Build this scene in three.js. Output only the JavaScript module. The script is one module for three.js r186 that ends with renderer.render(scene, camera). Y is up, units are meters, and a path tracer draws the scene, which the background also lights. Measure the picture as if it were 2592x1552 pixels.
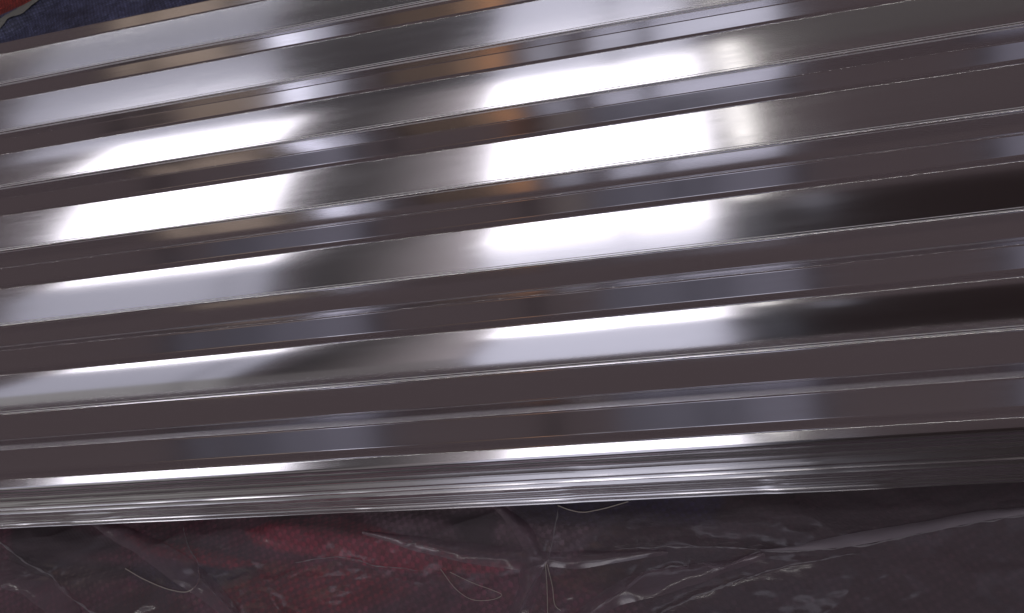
import * as THREE from 'three';
import { mergeGeometries } from 'three/addons/utils/BufferGeometryUtils.js';
import { RectAreaLightUniformsLib } from 'three/addons/lights/RectAreaLightUniformsLib.js';

// ---------- camera, backdrop, exposure ----------
const scene = new THREE.Scene();
const PW = 1950;                                       // focal length in pixels of the 2592-pixel-wide photograph
const camera = new THREE.PerspectiveCamera(2 * Math.atan(776 / PW) * 180 / Math.PI, 1024 / 613, 0.02, 60);
const H = 0.39;                                        // camera height over the sheets, metres
const CX = new THREE.Vector3(0.9721, -0.23191, -0.03513), CY = new THREE.Vector3(0.09914, 0.54198, -0.83452), CZ = new THREE.Vector3(0.21257, 0.80776, 0.54985);
{
  const m = new THREE.Matrix4().makeBasis(CX, CY, CZ);
  camera.quaternion.setFromRotationMatrix(m);
  camera.position.set(0, H, 0.601);
}
camera.focus = 0.47;
camera.userData.fStop = 30;
scene.background = new THREE.Color().setRGB(0.067, 0.051, 0.055);   // the dim hall all round
RectAreaLightUniformsLib.init();

// ---------- helpers ----------
let seed = 7;
const rnd = () => { seed = (seed * 1664525 + 1013904223) >>> 0; return seed / 4294967296; };
const names = {};
const numbered = (n) => { names[n] = (names[n] ?? -1) + 1; return names[n] ? n + '_' + String(names[n]).padStart(3, '0') : n; };
function tag(o, label, category, group, kind) {
  if (label) o.userData.label = label;
  if (category) o.userData.category = category;
  if (group) o.userData.group = group;
  if (kind) o.userData.kind = kind;
  return o;
}
function add(o, name, parent = scene) {
  o.name = parent === scene ? numbered(name) : name;
  o.traverse((c) => { if (c.isMesh) { c.castShadow = true; c.receiveShadow = true; } });
  parent.add(o);
  return o;
}
const lerp = (a, b, t) => a + (b - a) * t, clamp = (x, a, b) => Math.min(b, Math.max(a, x)), sst = (a, b, x) => { const t = clamp((x - a) / (b - a), 0, 1); return t * t * (3 - 2 * t); };
const hash2 = (i, j) => { let h = (i * 374761393 + j * 668265263) | 0; h = Math.imul(h ^ (h >>> 13), 1274126177); return ((h ^ (h >>> 16)) >>> 0) / 4294967296; };
function vnoise(x, y) {
  const i = Math.floor(x), j = Math.floor(y), u = x - i, v = y - j, a = u * u * (3 - 2 * u), b = v * v * (3 - 2 * v);
  return lerp(lerp(hash2(i, j), hash2(i + 1, j), a), lerp(hash2(i, j + 1), hash2(i + 1, j + 1), a), b) * 2 - 1;
}
const fbm = (x, y, o = 4) => { let s = 0, a = 0.5; for (let k = 0; k < o; k++) { s += a * vnoise(x, y); x = x * 2.03 + 11.7; y = y * 2.03 + 5.3; a *= 0.5; } return s; };
// ---------- windows of the hall, known by their reflections, plus added glow panels and a lamp ----------
const frameMat = new THREE.MeshStandardMaterial({ color: new THREE.Color().setRGB(0.05, 0.05, 0.055), roughness: 0.6 });
function glow(r, g, b, k) { return new THREE.MeshStandardMaterial({ color: 0x000000, roughness: 1, emissive: new THREE.Color().setRGB(r, g, b), emissiveIntensity: k }); }
// panes: [u0, u1, v0, v1, radiance, r, g, b] in the plane of the window; dir = 'back' (upright, facing -z at z) or 'top' (level, facing down at y)
function lightOpening(name, label, category, group, dir, at, panes, bars = []) {
  const t = new THREE.Group();
  const place = (o, u, v, off) => { if (dir === 'back') { o.position.set(u, v, at - off); o.rotation.y = Math.PI; } else { o.position.set(u, at - off, v); o.rotation.x = Math.PI / 2; } };
  let U0 = 1e9, U1 = -1e9, V0 = 1e9, V1 = -1e9;
  for (const [u0, u1, v0, v1, L, r, g, b] of panes) {
    U0 = Math.min(U0, u0); U1 = Math.max(U1, u1); V0 = Math.min(V0, v0); V1 = Math.max(V1, v1);
    const m = new THREE.Mesh(new THREE.BoxGeometry(u1 - u0, v1 - v0, 0.03), glow(r, g, b, L * 0.4));
    place(m, (u0 + u1) / 2, (v0 + v1) / 2, 0);
    add(m, 'glow_pane', t);
    const l = new THREE.RectAreaLight(new THREE.Color().setRGB(r, g, b), L * 0.6, u1 - u0, v1 - v0);
    place(l, (u0 + u1) / 2, (v0 + v1) / 2, 0.03);
    if (dir === 'back') l.rotation.set(0, 0, 0); else l.rotation.set(-Math.PI / 2, 0, 0);   // a rect light shines along its own -z
    t.add(l);
  }
  const bar = (u0, u1, v0, v1) => {
    const m = new THREE.Mesh(new THREE.BoxGeometry(u1 - u0, v1 - v0, 0.1), frameMat);
    place(m, (u0 + u1) / 2, (v0 + v1) / 2, 0.02);
    add(m, 'pane_frame', t);
  };
  const w = 0.07;
  bar(U0 - w, U0, V0 - w, V1 + w); bar(U1, U1 + w, V0 - w, V1 + w); bar(U0, U1, V0 - w, V0); bar(U0, U1, V1, V1 + w);
  for (const b of bars) bar(...b);
  return tag(add(t, name), label, category, group);
}
const WH = [0.97, 0.93, 1], BL = [0.85, 0.84, 1];
lightOpening('hall_window', 'tall daylit window behind the photographer, mirrored left of centre in the sheets', 'window', null, 'back', 8,
  [[-9.5, -5.75, 6.1, 8.9, 2.6, ...WH], [-9.8, -5.5, 3.3, 6.1, 0.46, ...BL], [-10, -5.5, 0.4, 3.3, 0.24, 1, 0.95, 0.95], [-11.6, -6.3, 8.9, 9.4, 0.66, ...BL], [-11.8, -6.5, 9.4, 10.4, 0.45, ...BL], [-12.2, -6.7, 10.4, 17, 0.31, ...BL]]);
lightOpening('hall_window', 'tall daylit window behind the photographer with added dim wall glow beside it, mirrored right of centre in the sheets', 'window', null, 'back', 8,
  [[-2.45, -0.66, 5.2, 8.9, 2.6, ...WH], [-0.54, 0.55, 5.2, 8.9, 2.3, ...WH], [-2.4, 0.5, 0.6, 5.2, 0.74, ...BL], [-2.5, -0.66, 8.9, 16, 0.7, ...BL], [-0.54, 0.55, 8.9, 16, 0.7, ...BL], [-6.2, -2.6, 9.0, 17, 0.03, 1, 0.85, 0.95], ...[0, 1, 2, 3, 4, 5, 6, 7].map((i) => [-5.1 + i * 0.325, -4.775 + i * 0.325, 3.0, 9.0, 0.025 + 0.0058 * i * i, 1, 0.87, 0.9]), [-5.4, -2.5, 0.4, 3.0, 0.14, 1, 0.9, 0.92]], [[-0.66, -0.54, 5.2, 16]]);  // the faint warm panes are wall, made to glow for the mirrored gradient
lightOpening('hall_window', 'slim daylit window behind the photographer with added dim wall glow beside it, mirrored near the right of the sheets', 'window', null, 'back', 8,
  [[0.92, 1.14, 6.4, 9.3, 2.8, 1, 0.96, 0.92], [1.6, 1.9, 5.3, 6.2, 0.2, ...BL], [0.9, 1.18, 2.2, 6.4, 0.05, ...BL], [1.4, 9, 8.0, 17, 0.07, 1, 0.87, 0.88]]);  // the wide faint pane is upper wall, given an added glow
const DIM = [0.84, 0.79, 1];
lightOpening('overhead_glow', 'translucent roof strip overhead, mirrored in the rib crests at the left', 'skylight', null, 'top', 6,
  [[-3.42, -3.1, -2.9, -1.4, 1.5, ...BL], [-3.1, -2.8, -2.9, -1.4, 0.5, ...BL], [-3.5, -3.1, -1.4, -0.6, 0.11, ...DIM], [-3.1, -2.74, -1.4, -0.6, 0.17, ...DIM], [-4.65, -4.3, -0.2, 1.9, 0.09, ...DIM], [-4.2, -3.7, -0.6, 1.9, 0.08, ...DIM], [-3.7, -3.2, -0.6, 1.9, 0.12, ...DIM], [-3.2, -2.7, -0.6, 1.9, 0.15, ...DIM]]);
lightOpening('overhead_glow', 'translucent roof strip overhead, mirrored in the rib crests right of centre', 'skylight', null, 'top', 6,
  [[0.0, 0.98, -2.9, -1.4, 0.75, ...BL], [-0.5, -0.12, -2.9, -1.4, 0.6, ...BL], [-1.14, -0.74, -2.9, -1.4, 0.36, ...BL], [-0.62, -0.3, -1.4, 1.9, 0.1, ...DIM], [-0.3, 0.08, -1.4, 1.9, 0.12, ...DIM], [0.13, 0.5, -1.4, 1.9, 0.13, ...DIM], [0.5, 0.95, -1.4, 1.9, 0.16, ...DIM], [-0.95, -0.68, -1.4, 0.4, 0.11, 1, 0.82, 0.8]], [[-0.12, -0.05, -2.9, -1.4], [0.08, 0.13, -1.4, 1.9], [0.3, 0.34, -1.4, 1.9]]);
lightOpening('overhead_glow', 'translucent roof strip overhead, mirrored in the rib crests at the far right', 'skylight', null, 'top', 6, [[2.45, 4.4, -1.9, 1.9, 0.19, ...DIM]]);
lightOpening('overhead_glow', 'added dim tan glow panel overhead, mirrored in the far rib crests at the left', 'skylight', null, 'top', 6, [[-5.1, -3.9, -3.3, -2.0, 0.32, 1, 0.78, 0.64], [-4.4, -3.46, -2.0, -1.4, 0.2, 1, 0.76, 0.62], [-3.86, -3.46, -3.3, -2.0, 0.1, 1, 0.78, 0.64]]);  // unseen glowing panel added for the tan tone in the crests
lightOpening('overhead_glow', 'added orange glow panel overhead, mirrored as an orange glow in the rib crests', 'skylight', null, 'top', 6, [[-1.44, -1.2, -2.9, -1.4, 0.42, 1, 0.5, 0.26], [-1.3, -1.1, -1.4, -0.6, 0.13, 1, 0.45, 0.28], [-1.66, -1.48, -2.9, -1.4, 0.2, 1, 0.66, 0.46], [-2.3, -1.7, -2.9, -1.4, 0.09, 1, 0.7, 0.55]]);  // unseen glowing panel added for the orange tone in the crests
lightOpening('added_batten_lamp', 'added long batten lamp overhead, there for thin bright lines along the creases', 'lamp', null, 'top', 6, [[-8, 7, 3.4, 3.48, 16, 1, 0.97, 0.93]]);  // lamp added to brighten the bend lines and the film
{
  const g = new THREE.Group(), m = new THREE.MeshStandardMaterial({ color: new THREE.Color().setRGB(0.3, 0.26, 0.25), roughness: 0.9 });
  for (let k = 0; k < 21; k++) { const s = new THREE.Mesh(new THREE.BoxGeometry(6.5, 0.29, 0.05), m); s.position.set(3.93, 0.15 + k * 0.3, 8.25 + (k % 2) * 0.01); add(s, 'screen_slat', g); }  // dark slats added in place of the photographer mirrored there
  tag(add(g, 'added_screen'), 'added dark slatted door behind the photographer, mirrored at the lower right of the sheets', 'door');
}
// ---------- ground ----------
{
  const m = new THREE.Mesh(new THREE.BoxGeometry(14, 0.1, 14), new THREE.MeshStandardMaterial({ color: new THREE.Color().setRGB(0.06, 0.05, 0.05), roughness: 0.9 }));
  m.position.set(0, -0.14, 0.5);
  tag(add(m, 'floor'), null, null, null, 'structure');
}

// ---------- the sheets ----------
const P = 0.19626 * H;                                 // rib spacing
const F = { l1: [0.0539 * H, 0.0083 * H], mid: [0.0762 * H, 0.0335 * H], l3: [0.0962 * H, 0.0540 * H], sb: [0.1290 * H, 0.0434 * H], top: [0.1458 * H, 0.0535 * H] };
// one rib: corner points [z, y, fillet tangent length], from the far valley middle to the near one
const CROWN = [0.3, 0.3, 1.5, 0.4, 1.6, 5.5, 10], CFR = [0.4, 0.4, 0.5, 0.4, 0.25, 0.34, 0.24];
function ribCorners(n, cut = 1) {
  const z0 = (n - 1) * P, i = clamp(n, 0, 6), q = (p, r) => [z0 + p[0], p[1], r];
  const T = F.top, B = [P, 0], fr = CFR[i], L = Math.hypot(B[0] - T[0], B[1] - T[1]), nz = -(B[1] - T[1]) / L, ny = (B[0] - T[0]) / L;
  const d = Math.tan(CROWN[i] * Math.PI / 180) * fr * L;
  const M = [lerp(T[0], B[0], fr) + nz * d, lerp(T[1], B[1], fr) + ny * d];
  const c = [[z0, 0, 0.0012], q(F.l1, 0.0016), q(F.mid, 0.0008), q(F.l3, 0.0013), q(F.sb, 0.0012), q(T, 0.0009), q(M, fr * L * 0.8)];
  if (cut < 1) c.push([z0 + lerp(T[0], B[0], cut), lerp(T[1], B[1], cut), 0]);
  return c;
}
// a polyline with rounded corners -> [z, y, nz, ny, isJoint]
function rounded(c, arc) {
  const out = [], N = c.length, seg = (a, b) => { const l = Math.hypot(b[0] - a[0], b[1] - a[1]); return [(b[0] - a[0]) / l, (b[1] - a[1]) / l, l]; };
  const nrm = (d) => [-d[1], d[0]];
  for (let k = 0; k < N; k++) {
    if (k === 0) { const n = nrm(seg(c[0], c[1])); out.push([c[0][0], c[0][1], n[0], n[1]]); continue; }
    if (k === N - 1) { const n = nrm(seg(c[k - 1], c[k])); out.push([c[k][0], c[k][1], n[0], n[1]]); continue; }
    const d1 = seg(c[k - 1], c[k]), d2 = seg(c[k], c[k + 1]), t = Math.min(c[k][2], d1[2] * (k > 1 && c[k - 1][2] > 0.003 ? 0.2 : 0.8), d2[2] * 0.8 - (c[k + 1][2] > c[k][2] ? 0 : 0));
    const A = [c[k][0] - d1[0] * t, c[k][1] - d1[1] * t], E = [c[k][0] + d2[0] * t, c[k][1] + d2[1] * t], na = nrm(d1), ne = nrm(d2);
    for (let s = 0; s <= arc; s++) {
      const u = s / arc, z = (1 - u) * (1 - u) * A[0] + 2 * u * (1 - u) * c[k][0] + u * u * E[0], y = (1 - u) * (1 - u) * A[1] + 2 * u * (1 - u) * c[k][1] + u * u * E[1];
      let n = [lerp(na[0], ne[0], u), lerp(na[1], ne[1], u)]; const l = Math.hypot(...n);
      out.push([z, y, n[0] / l, n[1] / l]);
    }
  }
  return out;
}
const X0 = -1.35, X1 = 0.75;
const waveOf = (k) => (x, z) => 0.00016 * Math.sin(x * 9 + z * 31 + k) + 0.00008 * Math.sin(x * 23 - z * 57 + 2 * k) + 0.0005 * vnoise(x * 2.2 + 3 * k, z * 4);
// surface swept along x; pts from rounded(); TH thickness; front closes the near cut edge
function sweep(pts, wave, nx, TH, front, shift) {
  const pos = [], nor = [], uv = [], idx = [], M = pts.length; let s = 0;
  const arcl = pts.map((p, i) => (s += i ? Math.hypot(p[0] - pts[i - 1][0], p[1] - pts[i - 1][1]) : 0));
  const put = (x, p, a, side) => {
    const e = 1e-3, z = p[0], h = wave(x, z), dx = (wave(x + e, z) - h) / e, dz = (wave(x, z + e) - h) / e;
    const n = new THREE.Vector3(-dx * p[3], p[3], p[2] - dz * p[3]).normalize(), o = shift ? shift(x, p) : [0, 0];
    pos.push(x, p[1] + h + o[1] - side * n.y * TH, z + o[0] - side * n.z * TH);
    nor.push(n.x * (side ? -1 : 1), n.y * (side ? -1 : 1), n.z * (side ? -1 : 1)); uv.push(x, a);
  };
  for (const side of [0, 1]) {
    const b = pos.length / 3;
    for (let i = 0; i <= nx; i++) { const x = lerp(X0, X1, i / nx); pts.forEach((p, j) => put(x, p, p[4] ?? arcl[j], side)); }
    for (let i = 0; i < nx; i++) for (let j = 0; j < M - 1; j++) {
      const a = b + i * M + j, c = a + M;
      if (!side) idx.push(a, a + 1, c, c, a + 1, c + 1); else idx.push(a, c, a + 1, c, c + 1, a + 1);
    }
  }
  if (front) {
    const b = pos.length / 3, p = pts[M - 1], t = [p[3], -p[2]];
    for (let i = 0; i <= nx; i++) {
      const v0 = (i * M + M - 1) * 3, v1 = ((nx + 1) * M + i * M + M - 1) * 3;
      for (const v of [v0, v1]) { pos.push(pos[v], pos[v + 1], pos[v + 2]); nor.push(0, t[1], t[0]); uv.push(lerp(X0, X1, i / nx), v === v0 ? 0 : 0.001); }
    }
    for (let i = 0; i < nx; i++) { const a = b + i * 2; idx.push(a, a + 1, a + 2, a + 2, a + 1, a + 3); }
  }
  const g = new THREE.BufferGeometry();
  g.setAttribute('position', new THREE.Float32BufferAttribute(pos, 3));
  g.setAttribute('normal', new THREE.Float32BufferAttribute(nor, 3));
  g.setAttribute('uv', new THREE.Float32BufferAttribute(uv, 2));
  g.setIndex(idx);
  return g;
}
function noiseTex(w, h, f, repeat, srgb) {
  const d = new Uint8Array(w * h * 4);
  for (let y = 0; y < h; y++) for (let x = 0; x < w; x++) { const c = f(x, y), o = (y * w + x) * 4; d[o] = c[0]; d[o + 1] = c[1]; d[o + 2] = c[2]; d[o + 3] = 255; }
  const t = new THREE.DataTexture(d, w, h);
  t.wrapS = t.wrapT = THREE.RepeatWrapping; t.magFilter = THREE.LinearFilter; t.minFilter = THREE.LinearMipmapLinearFilter; t.generateMipmaps = true;
  if (srgb) t.colorSpace = THREE.SRGBColorSpace;
  t.repeat.set(...repeat); t.needsUpdate = true;
  return t;
}
// rolling grain along the sheet and a fine orange-peel
const grain = noiseTex(512, 512, (x, y) => { const v = 128 + 70 * (hash2(x, y) - 0.5) + 60 * (hash2(x >> 4, y * 3 + 7) - 0.5); return [v, v, v]; }, [6, 6]);
const rough = noiseTex(512, 512, (x, y) => { const v = 215 + 14 * (hash2(x >> 6, y) - 0.5) + 16 * vnoise(x / 32, y / 9); return [v, v, v]; }, [2.5, 8]);
const alu = new THREE.MeshPhysicalMaterial({ color: new THREE.Color().setRGB(0.84, 0.83, 0.85), metalness: 1, roughness: 0.135, roughnessMap: rough, bumpMap: grain, bumpScale: 0.0000014 });
const aluEdge = new THREE.MeshPhysicalMaterial({ color: new THREE.Color().setRGB(0.82, 0.81, 0.81), metalness: 1, roughness: 0.21, bumpMap: grain, bumpScale: 0.000008 });

const CUT = 0.31;
{
  const t = new THREE.Group(), wave = waveOf(0);
  const all = [];
  for (let n = 0; n <= 6; n++) all.push(...ribCorners(n, n === 6 ? CUT : 1));
  const pts = rounded(all.slice(1), 7);
  let s = 0; pts.forEach((p, i) => { s += i ? Math.hypot(p[0] - pts[i - 1][0], p[1] - pts[i - 1][1]) : 0; p[4] = s; });
  let from = 0;
  for (let n = 0; n <= 6; n++) {
    let to = pts.length - 1;
    if (n < 6) { const zc = n * P + F.l1[0] * 0.5; while (pts[to][0] > zc) to--; }
    const m = new THREE.Mesh(sweep(pts.slice(from, to + 1), wave, 140, 0.0005, n === 6), alu);
    add(m, 'rib', t);
    from = to;
  }
  const glintBead = new THREE.MeshPhysicalMaterial({ color: new THREE.Color().setRGB(0.93, 0.92, 0.92), metalness: 0.5, roughness: 0.4, bumpMap: grain, bumpScale: 0.00003 });  // pale beads put in to draw bright glints along the bends
  for (let n = 0; n < 6; n++) {
    const L = Math.hypot(P - F.top[0], F.top[1]), u = [-(P - F.top[0]) / L, F.top[1] / L], w = [u[1], -u[0]], parts = [];
    for (const [s0, rad] of [[0.0011, 0.00034], [0.0024, 0.00026]]) {
      const c = [n * P + u[0] * s0, u[1] * s0], pts2 = [];
      for (let k = 0; k <= 6; k++) { const a = Math.PI * (1 - k / 6), du = Math.cos(a), dn = Math.sin(a); pts2.push([c[0] + rad * (u[0] * du + w[0] * dn), c[1] + rad * (u[1] * du + w[1] * dn), u[0] * du + w[0] * dn, u[1] * du + w[1] * dn]); }
      pts2.reverse();
      const fr = (x) => 0.00012 * vnoise(x * 14 + n * 7, s0 * 9000);
      parts.push(sweep(pts2, wave, 160, 0.0001, false, (x, p) => [fr(x) * w[0], fr(x) * w[1]]));
    }
    add(new THREE.Mesh(mergeGeometries(parts), glintBead), 'crease_glint', t);
  }
  tag(add(t, 'corrugated_sheet'), 'polished corrugated aluminium sheet on top of the stack, all its ribs in view', 'metal sheet');
}
const NL = 22, ORD = ['second', 'third', 'fourth', 'fifth', 'sixth', 'seventh', 'eighth', 'ninth', 'tenth', 'eleventh', 'twelfth', 'thirteenth', 'fourteenth', 'fifteenth', 'sixteenth', 'seventeenth', 'eighteenth', 'nineteenth', 'twentieth', 'twenty-first', 'bottom'];
const drops = []; { let sum = 0; for (let k = 0; k < NL; k++) { drops.push(k < 3 ? 1.2 + 0.5 * rnd() : 0.5 + 0.95 * rnd()); sum += drops[k]; } for (let k = 0; k < NL; k++) drops[k] *= 0.0412 / sum; }
// where a run of neighbouring edges is bent up a little: [x, half length, first sheet, last sheet, radians]
const BENT = [[-0.135, 0.06, 12, 22, 0.17], [0.068, 0.03, 14, 22, 0.22], [-0.385, 0.016, 16, 21, 0.26], [-0.47, 0.03, 18, 21, 0.2], [0.0, 0.06, 1, 13, 0.1]];
let dy = 0;
for (let k = 1; k <= NL; k++) {
  dy -= drops[k - 1];
  const ext = 0.0136 * k + 0.045 * (rnd() - 0.4), all = [];
  for (let n = 0; n <= 6; n++) all.push(...ribCorners(n, n === 6 ? CUT + ext : 1));
  const pts = rounded(all.slice(1), 2), zf = pts[pts.length - 1][0], tilt = 0.01 + (rnd() - 0.5) * 0.34, w = waveOf(k);
  pts.forEach((p) => { p[1] += dy; });
  const burr = rnd() < 0.7 ? -0.8 : 0.5, phase = [0, 1, 2, 3, 4, 5].map(() => 0.012 * (rnd() - 0.5));
  const shift = (x, p) => {                            // the free edge of each sheet flares a little differently along its length
    const q = clamp((p[0] - (zf - 0.005)) / 0.005, 0, 1), r = q * q * 0.0025;
    let a = tilt + 0.1 * vnoise(x * 2.3, k * 7.7) + 0.03 * vnoise(x * 9, k * 3.3) + 0.03 * vnoise(x * 60, k * 9.1);
    BENT.forEach(([xc, hw, k0, k1, am], i) => { if (k >= k0 && k <= k1) a += am * sst(hw + 0.003, hw - 0.003, Math.abs(x - xc - phase[i])); });
    const lip = clamp((p[0] - (zf - 0.0005)) / 0.0005, 0, 1) * 0.00046 * (burr + 0.3 * vnoise(x * 3, k * 5.9) + 0.2 * vnoise(x * 37, k * 2.1)), d = r * a + lip;
    return [d * p[2], d * p[3]];
  };
  // extra points down the free edge so that the flare is smooth
  const last = pts.pop(), prev = pts[pts.length - 1];
  for (const u of [0.2, 0.4, 0.6, 0.78, 0.92, 0.96, 1]) pts.push([lerp(prev[0], last[0], u), lerp(prev[1], last[1], u), last[2], last[3]]);
  const g = sweep(pts, (x, z) => w(x, z) * 0.5, 420, 0.0006, true, shift);
  g.computeVertexNormals();
  const m = new THREE.Mesh(g, aluEdge);
  tag(add(m, 'corrugated_sheet'), k === NL ? 'lowest aluminium sheet of the stack, its edge just above the plastic film' : `${ORD[k - 1]} aluminium sheet from the top, only its thin front edge showing`, 'metal sheet', 'sheets under the top one');
}

// ---------- woven tarps under the stack ----------
const redA = [[-0.292, 0.452], [-0.259, 0.447], [-0.224, 0.447], [-0.193, 0.458], [-0.161, 0.469], [-0.131, 0.479], [-0.1, 0.483], [-0.119, 0.484], [-0.18, 0.481], [-0.219, 0.472], [-0.26, 0.466], [-0.284, 0.46]];
const redB = [[-0.383, 0.452], [-0.316, 0.465], [-0.275, 0.475], [-0.296, 0.477], [-0.361, 0.464]];
const redC = [[-0.296, 0.477], [-0.205, 0.482], [-0.178, 0.491], [-0.251, 0.508], [-0.294, 0.494]];
const greyP = [[-0.215, 0.44], [-0.111, 0.44], [-0.061, 0.456], [-0.08, 0.481], [-0.1, 0.482], [-0.131, 0.477], [-0.182, 0.461]];
const holeP = [[-0.148, 0.45], [-0.125, 0.451], [-0.127, 0.466], [-0.139, 0.463]];  // dark of the hollow painted into the cloth colour
const blueP = [[-0.111, 0.43], [0.017, 0.43], [0.005, 0.457], [-0.061, 0.456], [-0.108, 0.452]];
const shadeP = [[0.006, 0.4], [0.6, 0.4], [0.6, 0.72], [-0.021, 0.72], [-0.021, 0.511], [-0.062, 0.485], [-0.073, 0.461]];  // dimness of the right side put into the cloth colour
const tealP = [[-0.471, 0.461], [-0.439, 0.468], [-0.403, 0.471], [-0.378, 0.475], [-0.413, 0.476], [-0.437, 0.48], [-0.465, 0.472]];
const beigeP = [[-0.429, 0.476], [-0.409, 0.473], [-0.376, 0.48], [-0.397, 0.487], [-0.419, 0.484]];
const darkQ = [[-0.477, 0.44], [-0.437, 0.446], [-0.39, 0.459], [-0.428, 0.464], [-0.471, 0.46]];
const redD = [[-0.381, 0.504], [-0.364, 0.495], [-0.349, 0.49], [-0.318, 0.505], [-0.33, 0.53], [-0.39, 0.53]];
const blueB = [[-0.369, 0.475], [-0.319, 0.476], [-0.28, 0.477], [-0.295, 0.483], [-0.324, 0.486], [-0.351, 0.483]];
// cloth: colour fields with soft borders, painted shade among them, then the weave itself
function cloth(x0, x1, z0, z1, w, h, baseC, fields) {
  const cv = document.createElement('canvas'); cv.width = w; cv.height = h;
  const c = cv.getContext('2d');
  c.fillStyle = baseC; c.fillRect(0, 0, w, h);
  for (const [col, pts, soft] of fields) for (let k = soft; k >= 0; k--) {
    c.globalAlpha = soft ? 1 / (k * 0.9 + 1) : 1; c.fillStyle = col; c.strokeStyle = col; c.lineJoin = 'round'; c.lineWidth = k * 5 + 0.1;
    c.beginPath(); pts.forEach(([x, z], i) => c[i ? 'lineTo' : 'moveTo']((x - x0) / (x1 - x0) * w, (z - z0) / (z1 - z0) * h)); c.closePath(); c.fill(); c.stroke();
  }
  c.globalAlpha = 1;
  const im = c.getImageData(0, 0, w, h), d = im.data, px = (x1 - x0) / w;
  for (let y = 0; y < h; y++) for (let x = 0; x < w; x++) {
    const X = x * px, Z = y * (z1 - z0) / h, a = (X * 0.94 + Z * 0.34) / 0.0029, b = (Z * 0.94 - X * 0.34) / 0.0029;
    const over = (Math.floor(a) + Math.floor(b)) & 1, e = Math.min(Math.abs(a % 1), Math.abs(b % 1)), f = (over ? 1.14 : 0.88) * (0.8 + 0.2 * Math.min(1, e * 5)) * (1 + 0.2 * vnoise(Math.floor(a) * 0.7, Math.floor(b) * 0.7) + 0.22 * fbm(X * 30, Z * 30));
    const o = (y * w + x) * 4;
    for (let k = 0; k < 3; k++) d[o + k] = clamp(d[o + k] * f, 0, 255);
  }
  c.putImageData(im, 0, 0);
  const t = new THREE.CanvasTexture(cv); t.colorSpace = THREE.SRGBColorSpace; t.magFilter = THREE.LinearFilter;
  return t;
}
const weave = noiseTex(256, 256, (x, y) => {
  const a = x / 16, b = y / 16, over = (Math.floor(a) + Math.floor(b)) & 1, u = (a % 1) * 2 - 1, v = (b % 1) * 2 - 1, q = 60 + 170 * Math.sqrt(Math.max(0, 1 - (over ? u * u : v * v))) * (0.6 + 0.4 * Math.sqrt(Math.max(0, 1 - 0.8 * (over ? v * v : u * u))));
  return [q, q, q];
}, [1, 1]);
function grid(x0, x1, z0, z1, nx, nz, f) {
  const g = new THREE.PlaneGeometry(1, 1, nx, nz), p = g.attributes.position, uv = g.attributes.uv;
  for (let i = 0; i < p.count; i++) {
    const u = uv.getX(i), v = 1 - uv.getY(i), x = lerp(x0, x1, u), z = lerp(z0, z1, v);
    p.setXYZ(i, x, f(x, z), z);
  }
  g.computeVertexNormals();
  return g;
}
const toLine = (x, z, L) => {
  let best = 1e9;
  for (let i = 0; i + 1 < L.length; i++) {
    const [ax, az] = L[i], [bx, bz] = L[i + 1], t = clamp(((x - ax) * (bx - ax) + (z - az) * (bz - az)) / ((bx - ax) ** 2 + (bz - az) ** 2), 0, 1);
    best = Math.min(best, Math.hypot(x - ax - t * (bx - ax), z - az - t * (bz - az)));
  }
  return best;
};
const ridge = (x, z, L, w, h) => h * Math.exp(-((toLine(x, z, L) / w) ** 2));
const tarpY = (x, z) => -0.058 + 0.006 * fbm(x * 9 + 4, z * 22) + 0.003 * fbm(x * 30, z * 55)
  + ridge(x, z, [[-0.27, 0.452], [-0.19, 0.466], [-0.1, 0.483]], 0.009, 0.011) + ridge(x, z, [[-0.36, 0.462], [-0.28, 0.476]], 0.007, 0.006)
  + ridge(x, z, [[-0.2, 0.447], [-0.08, 0.462], [0.02, 0.46]], 0.008, 0.006) - ridge(x, z, holeP, 0.008, 0.006) + ridge(x, z, [[-0.43, 0.478], [-0.38, 0.482]], 0.008, 0.007) - ridge(x, z, tealP, 0.006, 0.005);
{
  const t = cloth(-0.75, 0.5, 0.36, 0.72, 2048, 590, '#8a5264', [['#46343a', shadeP, 6], ['#a82c3c', redC, 5], ['#23242c', darkQ, 4], ['#1f3038', tealP, 3], ['#7d7a6c', beigeP, 5], ['#a8a0a2', greyP, 4], ['#1f2228', holeP, 4], ['#3a4070', blueP, 3], ['#2f3a55', blueB, 4], ['#4b1218', redD, 5], ['#c24250', redB, 1], ['#cf4a60', redA, 1]]);
  const bump = weave.clone(); bump.repeat.set(1.25 / 0.0464, 0.36 / 0.0464); bump.rotation = 0.35; bump.needsUpdate = true;
  const m = new THREE.Mesh(grid(-0.75, 0.5, 0.36, 0.72, 420, 160, tarpY), new THREE.MeshPhysicalMaterial({ map: t, roughness: 0.5, bumpMap: bump, bumpScale: 0.00022, side: THREE.DoubleSide }));
  tag(add(m, 'woven_tarp'), 'crumpled red, blue and grey woven tarp under the plastic film in front of the stack', 'tarp');
}
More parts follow.
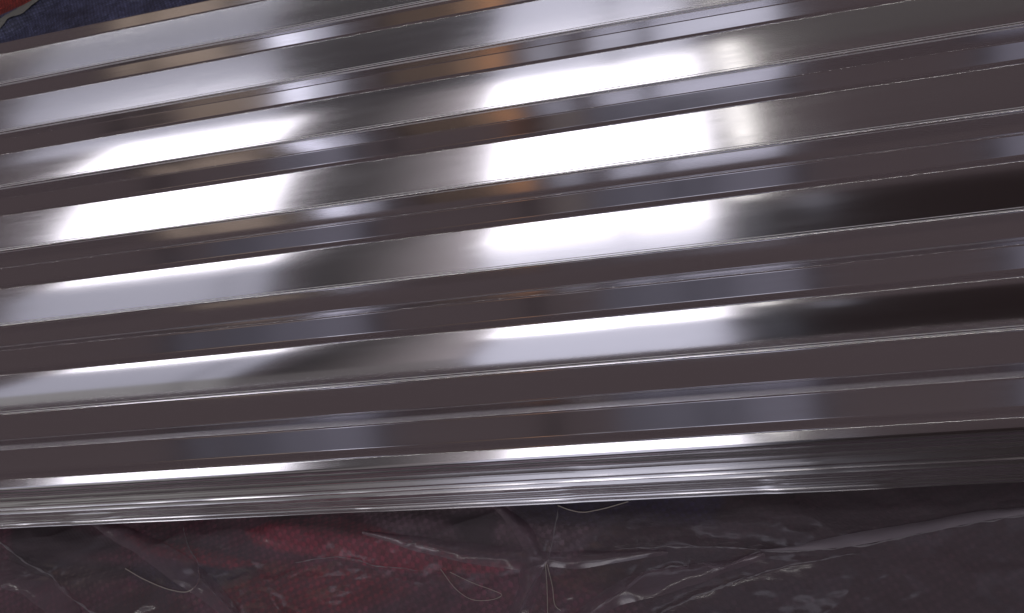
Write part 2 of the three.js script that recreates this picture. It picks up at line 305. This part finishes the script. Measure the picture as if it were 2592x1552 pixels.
{
  const red = [[-1.3, -0.75], [-0.86, -0.293], [-0.768, -0.256], [-0.76, -0.213], [-0.793, -0.207], [-0.812, -0.196], [-1.3, -0.1]], pale = [[-0.654, -0.206], [-0.609, -0.173], [-0.539, -0.155], [-0.511, -0.163], [-0.565, -0.202]];
  const f = (x, z) => -0.052 + 0.008 * fbm(x * 8, z * 10 + 3) + 0.004 * fbm(x * 25, z * 40) + ridge(x, z, [[-0.83, -0.18], [-0.777, -0.204], [-0.72, -0.25], [-0.6, -0.36]], 0.012, 0.012);
  const t = cloth(-1.3, -0.2, -0.75, 0.05, 1400, 1018, '#5a5e7c', [['#a0a3ae', pale, 6], ['#963c36', red, 2]]);
  const bump = weave.clone(); bump.repeat.set(1.1 / 0.0464, 0.8 / 0.0464); bump.rotation = 0.5; bump.needsUpdate = true;
  const m = new THREE.Mesh(grid(-1.3, -0.2, -0.75, 0.0, 200, 150, f), new THREE.MeshPhysicalMaterial({ map: t, roughness: 0.5, bumpMap: bump, bumpScale: 0.0005, side: THREE.DoubleSide }));
  const g = new THREE.Group(); add(m, 'cloth', g);
  const fold = [[-0.9, -0.13], [-0.83, -0.175], [-0.795, -0.193], [-0.77, -0.209], [-0.752, -0.224], [-0.72, -0.25], [-0.66, -0.3]];
  const e = strip(fold, (i) => 0.013 + 0.004 * vnoise(i * 0.13, 3.7), (x, z) => f(x, z) + 0.002, 0.0006);
  add(new THREE.Mesh(e, new THREE.MeshStandardMaterial({ color: new THREE.Color().setRGB(0.3, 0.3, 0.27), roughness: 0.5 })), 'film_fold', g);  // pale strip modelled for the folded edge of the film
  tag(add(g, 'woven_tarp'), 'dark blue woven tarp with a red corner and pale film fold, behind the stack', 'tarp');
}
// ---------- clear plastic film over the front tarp ----------
const C1 = [[-0.49, 0.448], [-0.468, 0.458], [-0.439, 0.473], [-0.416, 0.482], [-0.404, 0.491], [-0.37, 0.508], [-0.33, 0.53]];
const C2 = [[-0.327, 0.453], [-0.316, 0.469], [-0.309, 0.477], [-0.306, 0.485]], C2b = [[-0.306, 0.485], [-0.29, 0.497], [-0.273, 0.509], [-0.25, 0.525]];
const C3 = [[-0.08, 0.451], [-0.085, 0.476], [-0.088, 0.484], [-0.096, 0.497], [-0.103, 0.512], [-0.11, 0.53]];
const C4 = [[-0.048, 0.477], [-0.009, 0.477], [0.013, 0.478], [0.028, 0.48]];
const C5 = [[0.028, 0.481], [0.07, 0.48], [0.112, 0.473], [0.136, 0.469], [0.159, 0.466], [0.2, 0.462]];
const C10 = [[0.028, 0.4805], [0.041, 0.479], [0.074, 0.473], [0.113, 0.467], [0.138, 0.463], [0.16, 0.462], [0.2, 0.459]];
const C6 = [[-0.09, 0.525], [-0.066, 0.512], [-0.04, 0.496], [-0.031, 0.49], [-0.023, 0.489], [-0.018, 0.487], [-0.01, 0.488], [-0.009, 0.486]];
const C6c = [[-0.002, 0.486], [0.008, 0.489], [0.017, 0.485], [0.028, 0.481]];
const C7 = [[-0.05, 0.522], [-0.03, 0.513], [-0.007, 0.502], [0.003, 0.499], [0.018, 0.494]], C8 = [[0.018, 0.494], [0.034, 0.49], [0.077, 0.483]];
const C9 = [[-0.243, 0.478], [-0.215, 0.476], [-0.189, 0.482], [-0.164, 0.485]];
const CREASES = [[C1, 0.003, 0.001], [C2, 0.003, 0.0006], [C2b, 0.003, 0.001], [C3, 0.003, 0.0009], [C4, 0.004, 0.0008], [C5, 0.004, 0.0014], [C6, 0.003, 0.001], [C6c, 0.002, 0.0008], [C7, 0.003, 0.0012], [C8, 0.003, 0.0005], [C9, 0.0025, 0.0006]];
const filmY = (x, z) => {
  let y = -0.0425 - 0.004 * sst(0.462, 0.44, z) - 0.01 * sst(0.5, 0.6, z) + 0.0035 * fbm(x * 7 + 1, z * 16) + 0.0012 * fbm(x * 24, z * 60 + 9) + 0.0004 * fbm(x * 90, z * 150, 2);
  for (const [L, w, h] of CREASES) y += h * Math.exp(-toLine(x, z, L) / w);
  y += 0.0016 * Math.pow(1 - Math.min(1, Math.abs(fbm(x * 9 + z * 14 + 3, z * 24 - x * 9, 2)) * 1.6), 2) + (0.0003 + 0.0005 * sst(0.03, -0.1, x)) * Math.pow(1 - Math.abs(vnoise(x * 26 - z * 22, z * 42 + x * 20 + 5)), 4);
  y += 0.0012 * sst(-0.35, 0.35, Math.sin(x * 60 + z * 95 + 3 * fbm(x * 6, z * 9)) * 0.5) * sst(-0.12, -0.3, x);
  return Math.min(y, lerp(-0.0415, -0.033, sst(0.449, 0.458, z)));
};
function smooth(L, n) { return new THREE.CatmullRomCurve3(L.map(([x, z]) => new THREE.Vector3(x, 0, z)), false, 'centripetal').getSpacedPoints(n); }
// a thin band laid along a line on a surface
function strip(L, width, yOf, th) {
  const pts = smooth(L, 110), pos = [], idx = [];
  pts.forEach((p) => { p.x += 0.0006 * vnoise(p.x * 160, p.z * 210) + 0.0001 * vnoise(p.x * 900, p.z * 800); p.z += 0.0006 * vnoise(p.z * 190 + 40, p.x * 140) + 0.0001 * vnoise(p.z * 950 + 4, p.x * 870); });
  pts.forEach((p, i) => {
    const a = pts[Math.max(0, i - 1)], b = pts[Math.min(pts.length - 1, i + 1)], d = new THREE.Vector3().subVectors(b, a).normalize(), w = width(i, pts.length) / 2;
    for (const [s, up] of [[-1, 0], [0, 1], [1, 0]]) { const x = p.x - d.z * w * s, z = p.z + d.x * w * s; pos.push(x, yOf(x, z) + th * up + 0.0001, z); }
  });
  for (let i = 0; i + 1 < pts.length; i++) for (const k of [0, 1]) { const a = i * 3 + k, c = a + 3; idx.push(a, a + 1, c, c, a + 1, c + 1); }
  const g = new THREE.BufferGeometry(); g.setAttribute('position', new THREE.Float32BufferAttribute(pos, 3)); g.setIndex(idx); g.computeVertexNormals();
  return g;
}
{
  const g = new THREE.Group();
  const film = new THREE.MeshPhysicalMaterial({ color: new THREE.Color().setRGB(0.66, 0.56, 0.62), roughness: 0.15, transmission: 0.82, thickness: 0, ior: 1.6, side: THREE.DoubleSide });
  const white = new THREE.MeshPhysicalMaterial({ color: new THREE.Color().setRGB(0.75, 0.72, 0.76), roughness: 0.4, transmission: 0.7, thickness: 0, side: THREE.DoubleSide });  // pale ribbons drawn as highlights on the film wrinkles
  const haze = new THREE.MeshPhysicalMaterial({ color: new THREE.Color().setRGB(0.6, 0.54, 0.6), roughness: 0.35, transmission: 0.6, thickness: 0, side: THREE.DoubleSide });
  add(new THREE.Mesh(grid(-0.75, 0.5, 0.442, 0.66, 1100, 240, filmY), film), 'film_sheet', g);
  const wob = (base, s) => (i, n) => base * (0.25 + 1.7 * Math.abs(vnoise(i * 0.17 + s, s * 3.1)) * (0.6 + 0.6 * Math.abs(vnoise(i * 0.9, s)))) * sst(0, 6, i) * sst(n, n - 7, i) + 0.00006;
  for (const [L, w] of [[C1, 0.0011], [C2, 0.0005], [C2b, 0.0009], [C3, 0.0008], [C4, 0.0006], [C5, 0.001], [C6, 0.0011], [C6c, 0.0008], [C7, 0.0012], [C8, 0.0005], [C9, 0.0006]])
    add(new THREE.Mesh(strip(L, wob(w, L[0][0] * 50), filmY, 0.00025), white), 'crease_glint', g);
  // loose, doubled parts of the film lie as broad hazy folds
  const broad = (L, wd) => {
    const c = smooth(L, 90), pos = [], idx = [], K = 10;
    c.forEach((p, i) => {
      const a = c[Math.max(0, i - 1)], b = c[Math.min(90, i + 1)], d = new THREE.Vector3().subVectors(b, a).normalize(), w = wd * (0.25 + 0.75 * Math.sin(Math.PI * i / 90)) * (1 + 0.25 * vnoise(i * 0.12, L[0][0] * 90));
      for (let k = 0; k <= K; k++) { const q = (k / K - 0.5) * w, x = p.x - d.z * q, z = p.z + d.x * q; pos.push(x, filmY(x, z) + 0.0004 + 0.0016 * Math.sin(Math.PI * k / K), z); }
    });
    for (let i = 0; i < 90; i++) for (let k = 0; k < K; k++) { const a = i * (K + 1) + k, e = a + K + 1; idx.push(a, a + 1, e, e, a + 1, e + 1); }
    const q = new THREE.BufferGeometry(); q.setAttribute('position', new THREE.Float32BufferAttribute(pos, 3)); q.setIndex(idx); q.computeVertexNormals();
    add(new THREE.Mesh(q, film), 'fold', g);
  };
  broad([[-0.4, 0.446], [-0.345, 0.468], [-0.3, 0.492], [-0.26, 0.52]], 0.014);
  broad([[-0.2, 0.462], [-0.14, 0.475], [-0.08, 0.4815], [-0.02, 0.48]], 0.011);
  broad([[-0.12, 0.446], [-0.098, 0.47], [-0.097, 0.495], [-0.115, 0.53]], 0.012);
  broad([[-0.09, 0.527], [-0.05, 0.502], [-0.015, 0.493], [0.03, 0.483]], 0.012);
  broad([[-0.5, 0.468], [-0.44, 0.484], [-0.4, 0.5], [-0.36, 0.525]], 0.016);
  // the doubled fold at the right
  const pa = smooth(C10, 60), pb = smooth(C5, 60), pos = [], idx = [];
  for (let i = 0; i <= 60; i++) for (let k = 0; k <= 4; k++) { const p = pa[i].clone().lerp(pb[i], k / 4); pos.push(p.x, filmY(p.x, p.z) + 0.0008 + 0.0012 * Math.sin(k / 4 * Math.PI), p.z); }
  for (let i = 0; i < 60; i++) for (let k = 0; k < 4; k++) { const a = i * 5 + k, c = a + 5; idx.push(a, a + 1, c, c, a + 1, c + 1); }
  const fg = new THREE.BufferGeometry(); fg.setAttribute('position', new THREE.Float32BufferAttribute(pos, 3)); fg.setIndex(idx); fg.computeVertexNormals();
  add(new THREE.Mesh(fg, haze), 'fold', g);
  tag(add(g, 'plastic_film'), 'clear wrinkled plastic film over the woven tarp, below the front edge of the stack', 'plastic film');
}
// ---------- loose threads ----------
{
  const m = new THREE.MeshStandardMaterial({ color: new THREE.Color().setRGB(0.62, 0.56, 0.5), roughness: 0.6 });
  const thread = (L, r, label) => {
    const pts = L.map(([x, z], i) => new THREE.Vector3(x, filmY(x, z) + r + 0.0006 + 0.0008 * Math.sin(i * 1.9), z));
    tag(add(new THREE.Mesh(new THREE.TubeGeometry(new THREE.CatmullRomCurve3(pts), 90, r, 6), m), 'thread'), label, 'thread', 'loose threads on the film');
  };
  thread([[-0.361, 0.479], [-0.342, 0.487], [-0.323, 0.493], [-0.311, 0.494], [-0.305, 0.49], [-0.305, 0.485], [-0.307, 0.482]], 0.00028, 'pale loose thread hooked like a J, at the lower left on the film');
  thread([[-0.149, 0.485], [-0.138, 0.497], [-0.129, 0.502], [-0.117, 0.502], [-0.112, 0.5], [-0.118, 0.497], [-0.129, 0.493], [-0.143, 0.487]], 0.00016, 'fine pale thread in a narrow loop, below the red cloth on the film');
  thread([[-0.081, 0.45], [-0.073, 0.4535], [-0.066, 0.4545], [-0.055, 0.453], [-0.04, 0.4495]], 0.00028, 'pale thread sagging in a bow from under the front edge of the stack');
  thread([[-0.0875, 0.483], [-0.0865, 0.496], [-0.086, 0.511], [-0.085, 0.53]], 0.0002, 'straight pale thread, the left one of the pair below the stack');
  thread([[-0.0868, 0.483], [-0.0835, 0.496], [-0.082, 0.506], [-0.079, 0.5085]], 0.0002, 'pale thread bent at its end, the right one of the pair below the stack');
}

const renderer = new THREE.WebGLRenderer({ antialias: true });
renderer.setSize(1024, 613);
renderer.toneMapping = THREE.LinearToneMapping;
renderer.toneMappingExposure = 1;
renderer.shadowMap.enabled = true;
renderer.render(scene, camera);
